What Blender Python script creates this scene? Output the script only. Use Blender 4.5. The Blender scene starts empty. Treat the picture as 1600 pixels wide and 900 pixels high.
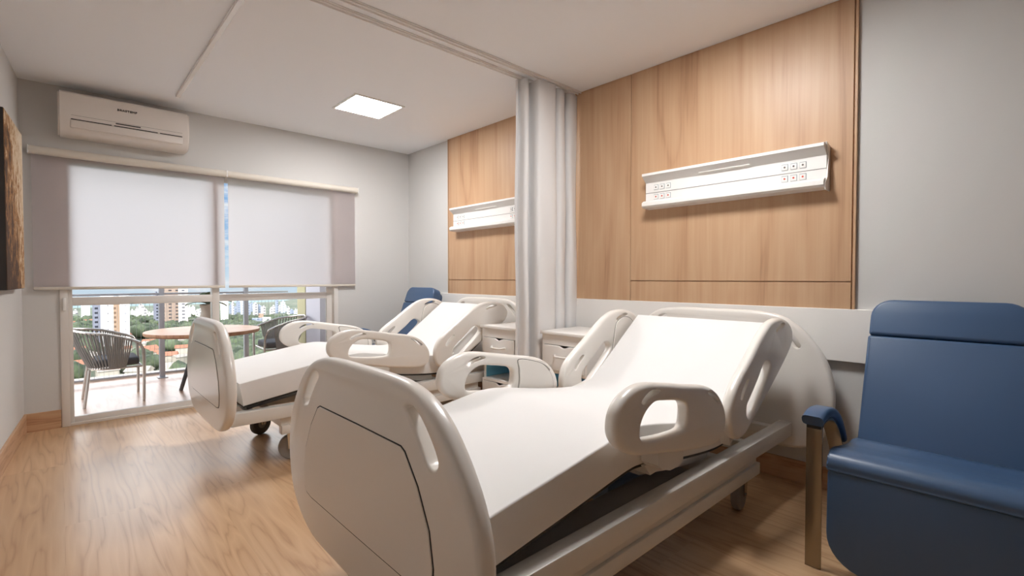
import bpy, bmesh, math, random
from mathutils import Vector, Matrix
random.seed(7)
C = bpy.context.scene.collection
# ---------------------------------------------------------------- camera
F = 762.6; CX, CY = 800.0, 450.0; CH = 1.19
PITCH = math.atan(16 / F); YAW = math.radians(-42.787)
cam = bpy.data.objects.new('camera', bpy.data.cameras.new('camera')); C.objects.link(cam)
cam.data.sensor_width = 36; cam.data.lens = F / 1600 * 36; cam.data.clip_end = 3000; cam.data.clip_start = 0.05
cam.location = (0, 0, CH); cam.rotation_euler = (math.pi / 2 - PITCH, 0, YAW)
bpy.context.scene.camera = cam
# ---------------------------------------------------------------- exposure / world / sun
sc = bpy.context.scene
sc.view_settings.view_transform = 'Standard'; sc.view_settings.look = 'None'
sc.view_settings.gamma = 1; sc.view_settings.use_curve_mapping = False
sc.view_settings.exposure = 0.12
sc.cycles.use_denoising = True
sc.cycles.max_bounces = 10; sc.cycles.diffuse_bounces = 6; sc.cycles.transparent_max_bounces = 12
sc.cycles.sample_clamp_indirect = 6; sc.cycles.caustics_reflective = False; sc.cycles.caustics_refractive = False
LIGHT_W = 68.0      # emission of the ceiling light diffusers
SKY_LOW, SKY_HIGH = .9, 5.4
w = bpy.data.worlds.new('sky'); sc.world = w; w.use_nodes = True
nt = w.node_tree; nt.nodes.clear()
def N(nt, t, **k):
    n = nt.nodes.new(t)
    for a, b in k.items():
        if a in n.inputs.keys(): n.inputs[a].default_value = b
        else: setattr(n, a, b)
    return n
out = N(nt, 'ShaderNodeOutputWorld'); bg = N(nt, 'ShaderNodeBackground')
tc = N(nt, 'ShaderNodeTexCoord'); sep = N(nt, 'ShaderNodeSeparateXYZ')
ramp = N(nt, 'ShaderNodeValToRGB'); L = nt.links.new
L(tc.outputs['Generated'], sep.inputs[0]); L(sep.outputs['Z'], ramp.inputs[0])
cr = ramp.color_ramp
cr.elements[0].position = 0.0; cr.elements[0].color = (.66, .80, .92, 1)
cr.elements[1].position = 0.9; cr.elements[1].color = (.3, .5, .85, 1)
e = cr.elements.new(0.5); e.color = (1, .97, .96, 1)
e = cr.elements.new(0.03); e.color = (.52, .73, .92, 1)
e = cr.elements.new(0.12); e.color = (.26, .48, .82, 1)
e = cr.elements.new(0.16); e.color = (.30, .52, .84, 1)
e = cr.elements.new(0.185); e.color = (1, .97, .96, 1)
mp = N(nt, 'ShaderNodeMapping'); mp.inputs['Scale'].default_value = (5, 5, 22)
nz = N(nt, 'ShaderNodeTexNoise', Scale=2.2, Detail=7.0, Roughness=0.6)
cl = N(nt, 'ShaderNodeValToRGB'); cl.color_ramp.elements[0].position = .47; cl.color_ramp.elements[1].position = .62
mx = N(nt, 'ShaderNodeMixRGB'); mx.inputs[2].default_value = (.95, .96, 1.0, 1)
L(tc.outputs['Generated'], mp.inputs[0]); L(mp.outputs[0], nz.inputs[0]); L(nz.outputs[0], cl.inputs[0])
L(cl.outputs[0], mx.inputs[0]); L(ramp.outputs[0], mx.inputs[1]); L(mx.outputs[0], bg.inputs[0])
# brightness of the sky: soft at the horizon, a bright band added above it to light blinds and balcony, deeper blue overhead
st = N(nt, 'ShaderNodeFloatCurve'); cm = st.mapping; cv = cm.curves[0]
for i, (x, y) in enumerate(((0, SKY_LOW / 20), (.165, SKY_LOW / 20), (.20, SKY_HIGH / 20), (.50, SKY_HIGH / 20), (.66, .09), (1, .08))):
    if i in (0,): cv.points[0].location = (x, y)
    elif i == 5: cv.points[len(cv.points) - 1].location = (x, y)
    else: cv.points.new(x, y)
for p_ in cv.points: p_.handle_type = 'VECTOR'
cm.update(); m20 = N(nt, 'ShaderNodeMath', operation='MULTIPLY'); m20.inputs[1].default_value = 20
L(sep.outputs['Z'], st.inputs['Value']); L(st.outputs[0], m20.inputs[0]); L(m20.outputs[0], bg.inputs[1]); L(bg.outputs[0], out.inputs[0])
sun = bpy.data.lights.new('sun', 'SUN'); sun.energy = 2.8; sun.angle = .01; sun.color = (1, .95, .87)
so = bpy.data.objects.new('sun', sun); C.objects.link(so)
so.rotation_euler = Vector((.45, .62, -.75)).to_track_quat('-Z', 'Y').to_euler()
# daylight portal in the window opening (guides sampling only)
pl = bpy.data.lights.new('window_portal', 'AREA'); pl.shape = 'RECTANGLE'; pl.size = 2.3; pl.size_y = 2.2
pl.cycles.is_portal = True
po = bpy.data.objects.new('window_portal', pl); C.objects.link(po); po.location = (1.12, 5.42, 1.1)
po.rotation_euler = (math.radians(-90), 0, 0)

# ---------------------------------------------------------------- materials
def mat(name, col, rough=.5, metal=0.0, spec=.5, coat=0.0, bump=0.0, bscale=200.0):
    m = bpy.data.materials.new(name); m.use_nodes = True
    p = m.node_tree.nodes['Principled BSDF']
    p.inputs['Base Color'].default_value = (*col, 1); p.inputs['Roughness'].default_value = rough
    p.inputs['Metallic'].default_value = metal; p.inputs['Specular IOR Level'].default_value = spec
    p.inputs['Coat Weight'].default_value = coat; p.inputs['Coat Roughness'].default_value = .15
    if bump:
        t = m.node_tree
        c = N(t, 'ShaderNodeTexCoord'); n = N(t, 'ShaderNodeTexNoise', Scale=bscale, Detail=3.0)
        b = N(t, 'ShaderNodeBump', Strength=bump, Distance=.002)
        t.links.new(c.outputs['Object'], n.inputs[0]); t.links.new(n.outputs[0], b.inputs['Height'])
        t.links.new(b.outputs[0], p.inputs['Normal'])
    return m
def s2l(r, g, b): return tuple(((v / 255) / 12.92 if v / 255 <= .04045 else ((v / 255 + .055) / 1.055) ** 2.4) for v in (r, g, b))
def wood(name, c1, c2, c3, vscale, rough=.45, rings=1.0, bump=.05, planks=None, seed=0.0, fine=.9, dist=.35):
    """grain along the axis with the smallest vscale entry"""
    m = bpy.data.materials.new(name); m.use_nodes = True; t = m.node_tree; l = t.links.new
    p = t.nodes['Principled BSDF']; p.inputs['Roughness'].default_value = rough
    c = N(t, 'ShaderNodeTexCoord'); mp = N(t, 'ShaderNodeMapping'); mp.inputs['Scale'].default_value = vscale
    mp.inputs['Location'].default_value = (seed, seed * 1.7, seed * .6)
    src = c.outputs['Object']; tint = None
    if planks:
        br = N(t, 'ShaderNodeTexBrick'); br.inputs['Scale'].default_value = 1
        br.inputs['Brick Width'].default_value = planks[0]; br.inputs['Row Height'].default_value = planks[1]
        br.inputs['Mortar Size'].default_value = .0012; br.inputs['Color1'].default_value = (0, 0, 0, 1)
        br.inputs['Color2'].default_value = (1, 1, 1, 1); br.inputs['Mortar'].default_value = (.5, .5, .5, 1)
        rt = N(t, 'ShaderNodeMapping'); rt.inputs['Rotation'].default_value = (0, 0, math.pi / 2)
        l(src, rt.inputs[0]); l(rt.outputs[0], br.inputs[0])
        ml = N(t, 'ShaderNodeVectorMath', operation='SCALE'); ml.inputs['Scale'].default_value = 9.0
        ad = N(t, 'ShaderNodeVectorMath', operation='ADD')
        l(br.outputs['Color'], ml.inputs[0]); l(src, ad.inputs[0]); l(ml.outputs[0], ad.inputs[1]); src = ad.outputs[0]
        tint = br
    l(src, mp.inputs[0])
    n1 = N(t, 'ShaderNodeTexNoise', Scale=1.0, Detail=3.0, Roughness=.5, Distortion=dist)
    l(mp.outputs[0], n1.inputs[0])
    mu = N(t, 'ShaderNodeMath', operation='MULTIPLY'); mu.inputs[1].default_value = 9.0 * rings
    fr = N(t, 'ShaderNodeMath', operation='PINGPONG'); fr.inputs[1].default_value = .5
    l(n1.outputs[0], mu.inputs[0]); l(mu.outputs[0], fr.inputs[0])
    mp2 = N(t, 'ShaderNodeMapping'); mp2.inputs['Scale'].default_value = tuple(v * 14 if v > min(vscale) else v * 2.5 for v in vscale)
    n2 = N(t, 'ShaderNodeTexNoise', Scale=1.0, Detail=6.0, Roughness=.65)
    l(src, mp2.inputs[0]); l(mp2.outputs[0], n2.inputs[0])
    r = N(t, 'ShaderNodeValToRGB'); el = r.color_ramp.elements
    el[0].position = 0; el[0].color = (*c1, 1); el[1].position = 1; el[1].color = (*c3, 1)
    e = el.new(.35); e.color = (*c2, 1)
    mix = N(t, 'ShaderNodeMath', operation='MULTIPLY_ADD'); mix.inputs[1].default_value = 1.0; 
    a = N(t, 'ShaderNodeMath', operation='MULTIPLY'); a.inputs[1].default_value = 1.5
    l(fr.outputs[0], a.inputs[0])
    s = N(t, 'ShaderNodeMath', operation='MULTIPLY_ADD'); s.inputs[1].default_value = fine; s.inputs[2].default_value = .16 - fine * .5; l(n2.outputs[0], s.inputs[0])
    ad2 = N(t, 'ShaderNodeMath', operation='ADD'); l(a.outputs[0], ad2.inputs[0]); l(s.outputs[0], ad2.inputs[1])
    l(ad2.outputs[0], r.inputs[0])
    last = r.outputs[0]
    n3 = N(t, 'ShaderNodeTexNoise', Scale=.8, Detail=2.0); l(mp.outputs[0], n3.inputs[0])
    hv = N(t, 'ShaderNodeHueSaturation'); mr = N(t, 'ShaderNodeMapRange'); mr.inputs[3].default_value = .94; mr.inputs[4].default_value = 1.06
    l(n3.outputs[0], mr.inputs[0]); l(mr.outputs[0], hv.inputs['Value']); l(last, hv.inputs['Color']); last = hv.outputs[0]
    if tint:
        hv2 = N(t, 'ShaderNodeHueSaturation'); m2 = N(t, 'ShaderNodeMapRange'); m2.inputs[3].default_value = .95; m2.inputs[4].default_value = 1.05
        l(tint.outputs['Color'], m2.inputs[0]); l(m2.outputs[0], hv2.inputs['Value']); l(last, hv2.inputs['Color']); last = hv2.outputs[0]
    l(last, p.inputs['Base Color'])
    if bump:
        b = N(t, 'ShaderNodeBump', Strength=bump, Distance=.003); l(ad2.outputs[0], b.inputs['Height']); l(b.outputs[0], p.inputs['Normal'])
    return m
M = {}
M['wall'] = mat('wall_paint', s2l(208, 207, 205), .85, bump=.15, bscale=60)
M['wall_win'] = M['wall']
M['ceiling'] = mat('ceiling_paint', s2l(243, 245, 248), .9)
M['floor'] = wood('oak_floor', s2l(166, 128, 94), s2l(192, 155, 118), s2l(203, 169, 132), (4.5, .38, 1), rough=.33, rings=1.5, bump=.02, planks=(2.1, .30), fine=.9, dist=.15)
M['base'] = wood('skirting_oak', s2l(158, 118, 86), s2l(188, 148, 114), s2l(200, 164, 130), (1.2, 1.2, 12), rough=.45, rings=.6)
M['panel'] = wood('panel_oak', s2l(166, 128, 97), s2l(187, 150, 117), s2l(197, 163, 130), (1, 4.0, .42), rough=.42, rings=.35, bump=.02, fine=1.2, dist=.6)
M['tabletop'] = wood('table_oak', s2l(150, 100, 70), s2l(192, 140, 104), s2l(204, 154, 118), (1.5, 10, 1), rough=.45, rings=.7)
M['bed'] = mat('bed_plastic', s2l(232, 228, 222), .28, coat=.25)
M['seam'] = mat('seam_dark', (.02, .018, .016), .6)
M['bedmetal'] = mat('bed_enamel', s2l(222, 219, 214), .35)
M['greymetal'] = mat('grey_enamel', s2l(150, 150, 150), .35, metal=.3)
M['trayenamel'] = mat('tray_enamel', s2l(196, 194, 192), .4)
M['mattress'] = mat('mattress_cover', s2l(226, 225, 224), .6, spec=.25)
M['deck'] = mat('deck_black', (.012, .011, .01), .5)
M['bluecover'] = mat('blue_plastic', s2l(120, 146, 184), .45)
M['vinyl'] = mat('blue_vinyl', s2l(64, 90, 124), .34, spec=.5)
M['bronze'] = mat('bronze_metal', s2l(146, 134, 116), .25, metal=.9)
M['chrome'] = mat('chrome', s2l(200, 196, 190), .12, metal=1)
M['rubber'] = mat('grey_rubber', s2l(140, 136, 132), .5)
M['darkrubber'] = mat('dark_rubber', s2l(70, 66, 64), .55)
M['white'] = mat('white_laminate', s2l(238, 236, 233), .35)
M['whitemetal'] = mat('white_aluminium', s2l(225, 222, 218), .3)
M['track'] = mat('track_enamel', s2l(236, 233, 230), .22, coat=.5)
M['acwhite'] = mat('ac_plastic', s2l(228, 222, 216), .35)
M['black'] = mat('black_plastic', (.012, .012, .012), .4)
M['lightblue'] = mat('sky_blue_laminate', s2l(120, 198, 234), .4)
M['red'] = mat('outlet_red', s2l(196, 84, 66), .4)
M['outlet_grey'] = mat('outlet_grey', s2l(150, 160, 165), .4)
M['logo'] = mat('logo_grey', s2l(110, 104, 100), .5)
M['curtain'] = mat('curtain_fabric', s2l(226, 225, 225), .75, spec=.2)
M['rope'] = mat('grey_rope', s2l(150, 146, 142), .8, bump=.6, bscale=400)
M['cushion'] = mat('charcoal_cushion', s2l(84, 84, 88), .85)
M['alu'] = mat('chair_aluminium', s2l(205, 198, 190), .25, metal=.7)
M['balc'] = wood('balcony_tile', s2l(146, 114, 96), s2l(172, 140, 122), s2l(186, 156, 138), (6, .8, 1), rough=.3, rings=.6, bump=0)
M['stone'] = mat('balcony_stone', s2l(205, 192, 172), .6)
M['railpaint'] = mat('railing_grey', s2l(168, 170, 176), .4, metal=.2)
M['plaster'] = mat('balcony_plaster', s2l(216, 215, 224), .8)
M['plaster_shaded'] = mat('balcony_plaster_shaded', s2l(158, 154, 158), .8)  # shade on the wall return put into a darker plaster tone
M['yellow'] = mat('ochre_pillar', s2l(206, 200, 160), .8, bump=.4, bscale=20)
M['vase'] = mat('vase_ceramic', s2l(176, 168, 156), .5)
M['leaf'] = mat('leaf_green', s2l(70, 92, 60), .5)
M['frame_dark'] = mat('canvas_edge', s2l(48, 44, 42), .7)
def glass_mat():
    m = bpy.data.materials.new('window_glass'); m.use_nodes = True; t = m.node_tree; t.nodes.clear()
    o = N(t, 'ShaderNodeOutputMaterial'); a = N(t, 'ShaderNodeBsdfTransparent'); g = N(t, 'ShaderNodeBsdfGlossy', Roughness=.02)
    a.inputs[0].default_value = (.97, .98, .98, 1)
    mx = N(t, 'ShaderNodeMixShader'); fr = N(t, 'ShaderNodeFresnel', IOR=1.35)
    t.links.new(fr.outputs[0], mx.inputs[0]); t.links.new(a.outputs[0], mx.inputs[1]); t.links.new(g.outputs[0], mx.inputs[2])
    t.links.new(mx.outputs[0], o.inputs[0]); return m
M['glass'] = glass_mat()
def blind_mat():
    m = bpy.data.materials.new('blind_cloth'); m.use_nodes = True; t = m.node_tree; t.nodes.clear()
    o = N(t, 'ShaderNodeOutputMaterial'); d = N(t, 'ShaderNodeBsdfDiffuse'); tr = N(t, 'ShaderNodeBsdfTranslucent')
    c = N(t, 'ShaderNodeTexCoord'); mp = N(t, 'ShaderNodeMapping'); mp.inputs['Scale'].default_value = (900, 1, 900)
    n = N(t, 'ShaderNodeTexNoise', Scale=1.0, Detail=1.0); r = N(t, 'ShaderNodeMapRange'); r.inputs[3].default_value = .95; r.inputs[4].default_value = 1.03
    h = N(t, 'ShaderNodeHueSaturation'); h.inputs['Color'].default_value = (*s2l(216, 208, 196), 1)
    k = t.links.new; k(c.outputs['Object'], mp.inputs[0]); k(mp.outputs[0], n.inputs[0]); k(n.outputs[0], r.inputs[0]); k(r.outputs[0], h.inputs['Value'])
    k(h.outputs[0], d.inputs[0]); tr.inputs[0].default_value = (.95, .93, .95, 1)
    mx = N(t, 'ShaderNodeMixShader'); mx.inputs[0].default_value = .90
    k(d.outputs[0], mx.inputs[1]); k(tr.outputs[0], mx.inputs[2]); k(mx.outputs[0], o.inputs[0]); return m
M['blind'] = blind_mat()
def emis(name, col, s):
    m = bpy.data.materials.new(name); m.use_nodes = True; t = m.node_tree; t.nodes.clear()
    o = N(t, 'ShaderNodeOutputMaterial'); e = N(t, 'ShaderNodeEmission', Strength=s); e.inputs[0].default_value = (*col, 1)
    t.links.new(e.outputs[0], o.inputs[0]); return m
M['diffuser'] = emis('light_diffuser', (1.0, .985, .975), LIGHT_W)

# ---------------------------------------------------------------- mesh helpers
def bx(bm, x0, x1, y0, y1, z0, z1, bev=0.0, seg=2):
    t = bmesh.new(); bmesh.ops.create_cube(t, size=1)
    for v in t.verts: v.co = Vector((x0 + (v.co.x + .5) * (x1 - x0), y0 + (v.co.y + .5) * (y1 - y0), z0 + (v.co.z + .5) * (z1 - z0)))
    if bev: bmesh.ops.bevel(t, geom=t.edges[:], offset=bev, segments=seg, affect='EDGES', profile=.5)
    merge(bm, t)
def merge(bm, t, mtx=None):
    if mtx is not None: t.transform(mtx)
    me = bpy.data.meshes.new('t'); t.to_mesh(me); t.free(); bm.from_mesh(me); bpy.data.meshes.remove(me)
def tube(bm, pts, r, seg=10, closed=False, cap=True, sx=1.0):
    pts = [Vector(p) for p in pts]; n = len(pts); rings = []; prev = None
    for i, p in enumerate(pts):
        a = pts[(i - 1) % n] if (i > 0 or closed) else p; b = pts[(i + 1) % n] if (i < n - 1 or closed) else p
        d = (b - a).normalized()
        if prev is None:
            up = Vector((0, 0, 1)) if abs(d.z) < .9 else Vector((1, 0, 0)); u = d.cross(up).normalized()
        else: u = (prev - d * prev.dot(d)).normalized()
        prev = u; v = d.cross(u); rr = r[i] if isinstance(r, (list, tuple)) else r
        rings.append([bm.verts.new(p + u * math.cos(2 * math.pi * k / seg) * rr * sx + v * math.sin(2 * math.pi * k / seg) * rr) for k in range(seg)])
    for i in range(n if closed else n - 1):
        A, B = rings[i], rings[(i + 1) % n]
        for k in range(seg): bm.faces.new((A[k], A[(k + 1) % seg], B[(k + 1) % seg], B[k]))
    if cap and not closed: bm.faces.new(rings[0][::-1]); bm.faces.new(rings[-1])
def lathe(bm, prof, cx, cy, seg=32, cz=0):
    rings = []
    for r, z in prof: rings.append([bm.verts.new((cx + math.cos(2 * math.pi * k / seg) * max(r, 1e-4), cy + math.sin(2 * math.pi * k / seg) * max(r, 1e-4), cz + z)) for k in range(seg)])
    for A, B in zip(rings, rings[1:]):
        for k in range(seg): bm.faces.new((A[k], A[(k + 1) % seg], B[(k + 1) % seg], B[k]))
    bm.faces.new(rings[0][::-1]); bm.faces.new(rings[-1])
def prism(bm, prof, a0, a1, axis='y'):
    """extrude a closed profile [(u,z)] along an axis: 'y' -> (u,a,z); 'x' -> (a,u,z)"""
    f = (lambda u, z, a: (u, a, z)) if axis == 'y' else (lambda u, z, a: (a, u, z))
    A = [bm.verts.new(f(u, z, a0)) for u, z in prof]; B = [bm.verts.new(f(u, z, a1)) for u, z in prof]; n = len(prof)
    for i in range(n): bm.faces.new((A[i], A[(i + 1) % n], B[(i + 1) % n], B[i]))
    bm.faces.new(A[::-1]); bm.faces.new(B)
def finish(me, m, smooth=35):
    me.materials.append(m)
    if smooth:
        for p in me.polygons: p.use_smooth = True
        me.set_sharp_from_angle(angle=math.radians(smooth))
def obj(name, bm, m, parent=None, smooth=35, label=None):
    if isinstance(bm, bmesh.types.BMesh):
        bmesh.ops.recalc_face_normals(bm, faces=bm.faces[:])
        if parent is not None: bm.transform(parent_inv(parent))
        me = bpy.data.meshes.new(name); bm.to_mesh(me); bm.free()
    else:
        me = bm
        if parent is not None: me.transform(parent_inv(parent))
    finish(me, m, smooth)
    o = bpy.data.objects.new(name, me); C.objects.link(o)
    if parent is not None: o.parent = parent
    if label: o['label'] = label
    return o
def parent_inv(p):
    """meshes are authored in world coordinates of the prototype; move them into the space of the parent chain"""
    mtx = Matrix.Identity(4); q = p
    while q is not None:
        mtx = Matrix.LocRotScale(q.location, q.rotation_euler, None) @ mtx; q = q.parent
    return mtx.inverted()
def thing(name, label, cat, loc=(0, 0, 0), rz=0, group=None):
    o = bpy.data.objects.new(name, None); C.objects.link(o); o.location = loc; o.rotation_euler = (0, 0, rz)
    o.empty_display_size = .1
    return tag(o, label, cat, group)
def tag(o, label, cat, group=None, kind=None):
    o['label'] = label; o['category'] = cat
    if group: o['group'] = group
    if kind: o['kind'] = kind
    return o
def struct(name, bm, m, smooth=0):
    o = obj(name, bm, m, None, smooth); o['kind'] = 'structure'; return o
def dup(root, loc, rz=None, label=None, group=None):
    def rec(o, par):
        c = o.copy(); C.objects.link(c)
        if par: c.parent = par
        for ch in list(o.children): rec(ch, c)
        return c
    r = rec(root, None); r.location = loc
    if rz is not None: r.rotation_euler = (0, 0, rz)
    if label: r['label'] = label
    if group: r['group'] = group
    return r
def catmull(pts, n=6, closed=True):
    o = []; k = len(pts)
    for i in range(k if closed else k - 1):
        p0, p1, p2, p3 = (pts[(i + j - 1) % k] if closed else pts[min(max(i + j - 1, 0), k - 1)] for j in range(4))
        for s in range(n):
            t = s / n
            o.append(tuple(.5 * (2 * b + (c - a) * t + (2 * a - 5 * b + 4 * c - d) * t * t + (3 * b - a - 3 * c + d) * t ** 3) for a, b, c, d in zip(p0, p1, p2, p3)))
    if not closed: o.append(tuple(pts[-1]))
    return o
def area(p): return sum(a[0] * b[1] - b[0] * a[1] for a, b in zip(p, p[1:] + p[:1])) / 2
def inset(p, d):
    """move a closed loop to its left by d (inwards for a counter-clockwise loop)"""
    o = []; n = len(p)
    for i in range(n):
        a, b, c = Vector(p[i - 1]), Vector(p[i]), Vector(p[(i + 1) % n])
        u = (b - a).normalized(); v = (c - b).normalized(); m = Vector((-u.y - v.y, u.x + v.x))
        m = m.normalized() / max(.55, math.sqrt(max(0, (1 + u.dot(v)) / 2))) if m.length > 1e-9 else Vector((-u.y, u.x))
        o.append((b.x + m.x * d, b.y + m.y * d))
    return o
def plate(outline, holes, thick, bev, mtx, res=3, hbev=None):
    """board with real holes and rounded rims, from 2D outlines; centred on its plane"""
    def clean(p):
        q = []
        for v in p:
            if not q or (Vector(v) - Vector(q[-1])).length > 2e-4: q.append(v)
        if (Vector(q[0]) - Vector(q[-1])).length < 2e-4: q.pop()
        return q
    bm = bmesh.new(); caps = {1: [], -1: []}
    for i, p in enumerate([outline] + list(holes)):
        p = clean(p)
        if (area(p) > 0) != (i == 0): p = p[::-1]
        bv = bev if i == 0 else (hbev[i - 1] if hbev else min(bev, .006)); n = len(p); rings = []
        st = [(bv * (1 - math.sin(math.pi / 2 * k / res)), thick / 2 - bv * (1 - math.cos(math.pi / 2 * k / res))) for k in range(res + 1)] if res else [(0, thick / 2)]
        lv = st + [(d, -z) for d, z in st[::-1]]
        for d, z in lv:
            q = inset(p, d) if d > 1e-7 else p
            rings.append([bm.verts.new((x, y, z)) for x, y in q])
        for A, B in zip(rings, rings[1:]):
            for k in range(n): bm.faces.new((A[k], A[(k + 1) % n], B[(k + 1) % n], B[k]))
        caps[1].append(rings[0]); caps[-1].append(rings[-1])
    from mathutils.geometry import tessellate_polygon
    for sgn, loops in caps.items():
        flat = [v for l_ in loops for v in l_]
        for tri in tessellate_polygon([[Vector((v.co.x, v.co.y, 0)) for v in l_] for l_ in loops]):
            try: bm.faces.new([flat[j] for j in tri])
            except ValueError: pass
    bmesh.ops.recalc_face_normals(bm, faces=bm.faces[:])
    bmesh.ops.dissolve_limit(bm, angle_limit=math.radians(.2), verts=[], edges=[e for e in bm.edges if len(e.link_faces) == 2 and all(abs(abs(f.normal.z) - 1) < 1e-4 for f in e.link_faces)], delimit=set())
    bm.transform(mtx); return bm
def YZ(x, ysign=1): # 2D (y,z) -> plane at x
    return Matrix(((0, 0, 1, x), (ysign, 0, 0, 0), (0, 1, 0, 0), (0, 0, 0, 1)))
def XZ(y):
    return Matrix(((1, 0, 0, 0), (0, 0, 1, y), (0, 1, 0, 0), (0, 0, 0, 1)))
def text_mesh(s, size, mtx, extrude=.0004):
    cu = bpy.data.curves.new('t', 'FONT'); cu.body = s; cu.size = size; cu.extrude = extrude; cu.align_x = 'CENTER'; cu.align_y = 'CENTER'; cu.space_character = 1.15
    o = bpy.data.objects.new('t', cu); C.objects.link(o); bpy.context.view_layer.update()
    me = bpy.data.meshes.new_from_object(o.evaluated_get(bpy.context.evaluated_depsgraph_get()))
    bpy.data.objects.remove(o); bpy.data.curves.remove(cu); me.materials.clear()
    bm = bmesh.new(); bm.from_mesh(me); bm.transform(mtx); return bm

# ================================================================ ROOM SHELL
H = 2.70; YW = 5.27; XR = 3.15; YB = -3.4
def xl(y): return -.217 - .066 * (5.27 - y)         # the left wall runs slightly out of square
bm = bmesh.new(); prism(bm, [(-1.6, -.12), (XR + .2, -.12), (XR + .2, 0), (-1.6, 0)], YB - .2, YW + .0, 'y'); struct('floor', bm, M['floor'])
bm = bmesh.new(); bx(bm, -1.6, XR + .2, YB - .2, YW + .2, H, H + .2); struct('ceiling', bm, M['ceiling'])
bm = bmesh.new(); bx(bm, XR, XR + .2, YB - .2, YW + .2, 0, H); struct('wall_right', bm, M['wall'])
bm = bmesh.new(); bx(bm, -1.6, XR + .2, YB - .2, YB, 0, H); struct('wall_back', bm, mat('wall_low_bounce', s2l(128, 122, 116), .85))  # unseen wall, colour darkened to cut bounce light in the room
bm = bmesh.new()
vs = [(xl(YB), YB), (xl(YW + .2), YW + .2), (xl(YW + .2) - .2, YW + .2), (xl(YB) - .2, YB)]
A = [bm.verts.new((x, y, 0)) for x, y in vs]; B = [bm.verts.new((x, y, H)) for x, y in vs]
for i in range(4): bm.faces.new((A[i], A[(i + 1) % 4], B[(i + 1) % 4], B[i]))
bm.faces.new(A); bm.faces.new(B); struct('wall_left', bm, M['wall'])
# window wall with a floor-to-lintel opening
OX0, OX1, OZ = -.005, 2.25, 2.20
bm = bmesh.new(); bx(bm, -1.6, OX0, YW, YW + .17, 0, H); bx(bm, OX1, XR + .2, YW, YW + .17, 0, H); bx(bm, OX0, OX1, YW, YW + .17, OZ, H)
struct('wall_window', bm, M['wall_win'])
bm = bmesh.new(); bx(bm, xl(YW) , OX0 - .004, YW - .014, YW, 0, .143, .002); struct('baseboard_window', bm, M['base'])
bm = bmesh.new(); bx(bm, OX1 + .004, XR, YW - .014, YW, 0, .143, .002); struct('baseboard_window_right', bm, M['base'])
bm = bmesh.new(); prism(bm, [(0, 0), (.014, 0), (.014, .141), (.012, .143), (0, .143)], YB, YW - .014, 'y')
for v in bm.verts: v.co.x += xl(v.co.y)
struct('baseboard_left', bm, M['base'])
bm = bmesh.new(); bx(bm, XR - .014, XR, YB, YW - .014, 0, .125, .002); struct('baseboard_right', bm, M['base'])

# sliding balcony door
t = bpy.data.objects.new('window_1', None); C.objects.link(t); t.location = (OX0, YW, 0); t['kind'] = 'structure'
bm = bmesh.new(); y0, y1 = YW - .012, YW + .11
bx(bm, OX0, OX0 + .05, y0, y1, 0, OZ, .002); bx(bm, OX1 - .045, OX1, y0, y1, 0, OZ, .002)
bx(bm, OX0 + .05, OX1 - .045, y0, y1, OZ - .05, OZ, .002); bx(bm, OX0 + .05, OX1 - .045, y0, y1, 0, .022, .002)
obj('window_frame', bm, M['whitemetal'], t)
def leaf(xa, xb, yc, ll, lr):
    bm = bmesh.new()
    bx(bm, xa, xa + ll, yc - .018, yc + .018, .022, OZ - .05, .002); bx(bm, xb - lr, xb, yc - .018, yc + .018, .022, OZ - .05, .002)
    bx(bm, xa + ll, xb - lr, yc - .016, yc + .016, .022, .068, .002); bx(bm, xa + ll, xb - lr, yc - .016, yc + .016, OZ - .10, OZ - .05, .002)
    bx(bm, xa + ll, xb - lr, yc - .016, yc + .016, .965, 1.032, .002)
    s = obj('sash', bm, M['whitemetal'], t)
    bm = bmesh.new(); bx(bm, xa + ll, xb - lr, yc - .003, yc + .003, .068, .965); obj('lower_pane', bm, M['glass'], s, 0)
    bm = bmesh.new(); bx(bm, xa + ll, xb - lr, yc - .003, yc + .003, 1.032, OZ - .10); obj('upper_pane', bm, M['glass'], s, 0)
leaf(OX0 + .05, 1.105, YW + .022, .025, .06)
leaf(1.045, OX1 - .045, YW + .066, .06, .06)
bm = bmesh.new(); bx(bm, .012, .032, YW - .028, YW - .012, .93, 1.03, .004); obj('door_handle', bm, M['white'], t)

# ================================================================ BALCONY
bm = bmesh.new(); bx(bm, -1.9, 2.9, YW + .17, 7.35, -.15, 0)
bx(bm, OX0, OX1, YW, YW + .17, -.12, 0); struct('floor_balcony', bm, M['balc'])
bm = bmesh.new(); bx(bm, -1.9, 2.9, 7.35, 7.50, -.35, .03, .005); struct('trim_1', bm, M['stone'])
bm = bmesh.new(); bx(bm, -1.9, 2.9, YW + .17, 5.95, 2.42, 2.62); struct('ceiling_balcony', bm, M['ceiling'])
bm = bmesh.new(); bx(bm, 2.31, 2.5, YW + .17, 5.93, 0, 2.42); struct('wall_balcony_return', bm, M['plaster_shaded'])
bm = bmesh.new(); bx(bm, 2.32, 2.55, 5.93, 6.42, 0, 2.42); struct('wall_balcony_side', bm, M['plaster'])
bm = bmesh.new(); bx(bm, 2.31, 2.62, 6.42, 6.70, 0, 2.42); struct('column_balcony', bm, M['yellow'])
t = thing('balcony_railing', 'grey metal balcony railing with thin upright wires and square posts', 'railing', (.6, 7.1, 0))
for z, h_ in ((1.0, .022),):
    bm = bmesh.new(); bx(bm, -1.9, 2.32, 7.085, 7.115, z - .012, z + .012, .003); obj('top_rail', bm, M['railpaint'], t)
bm = bmesh.new(); bx(bm, -1.9, 2.32, 7.09, 7.11, .05, .07, .002); obj('bottom_rail', bm, M['railpaint'], t)
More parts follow.
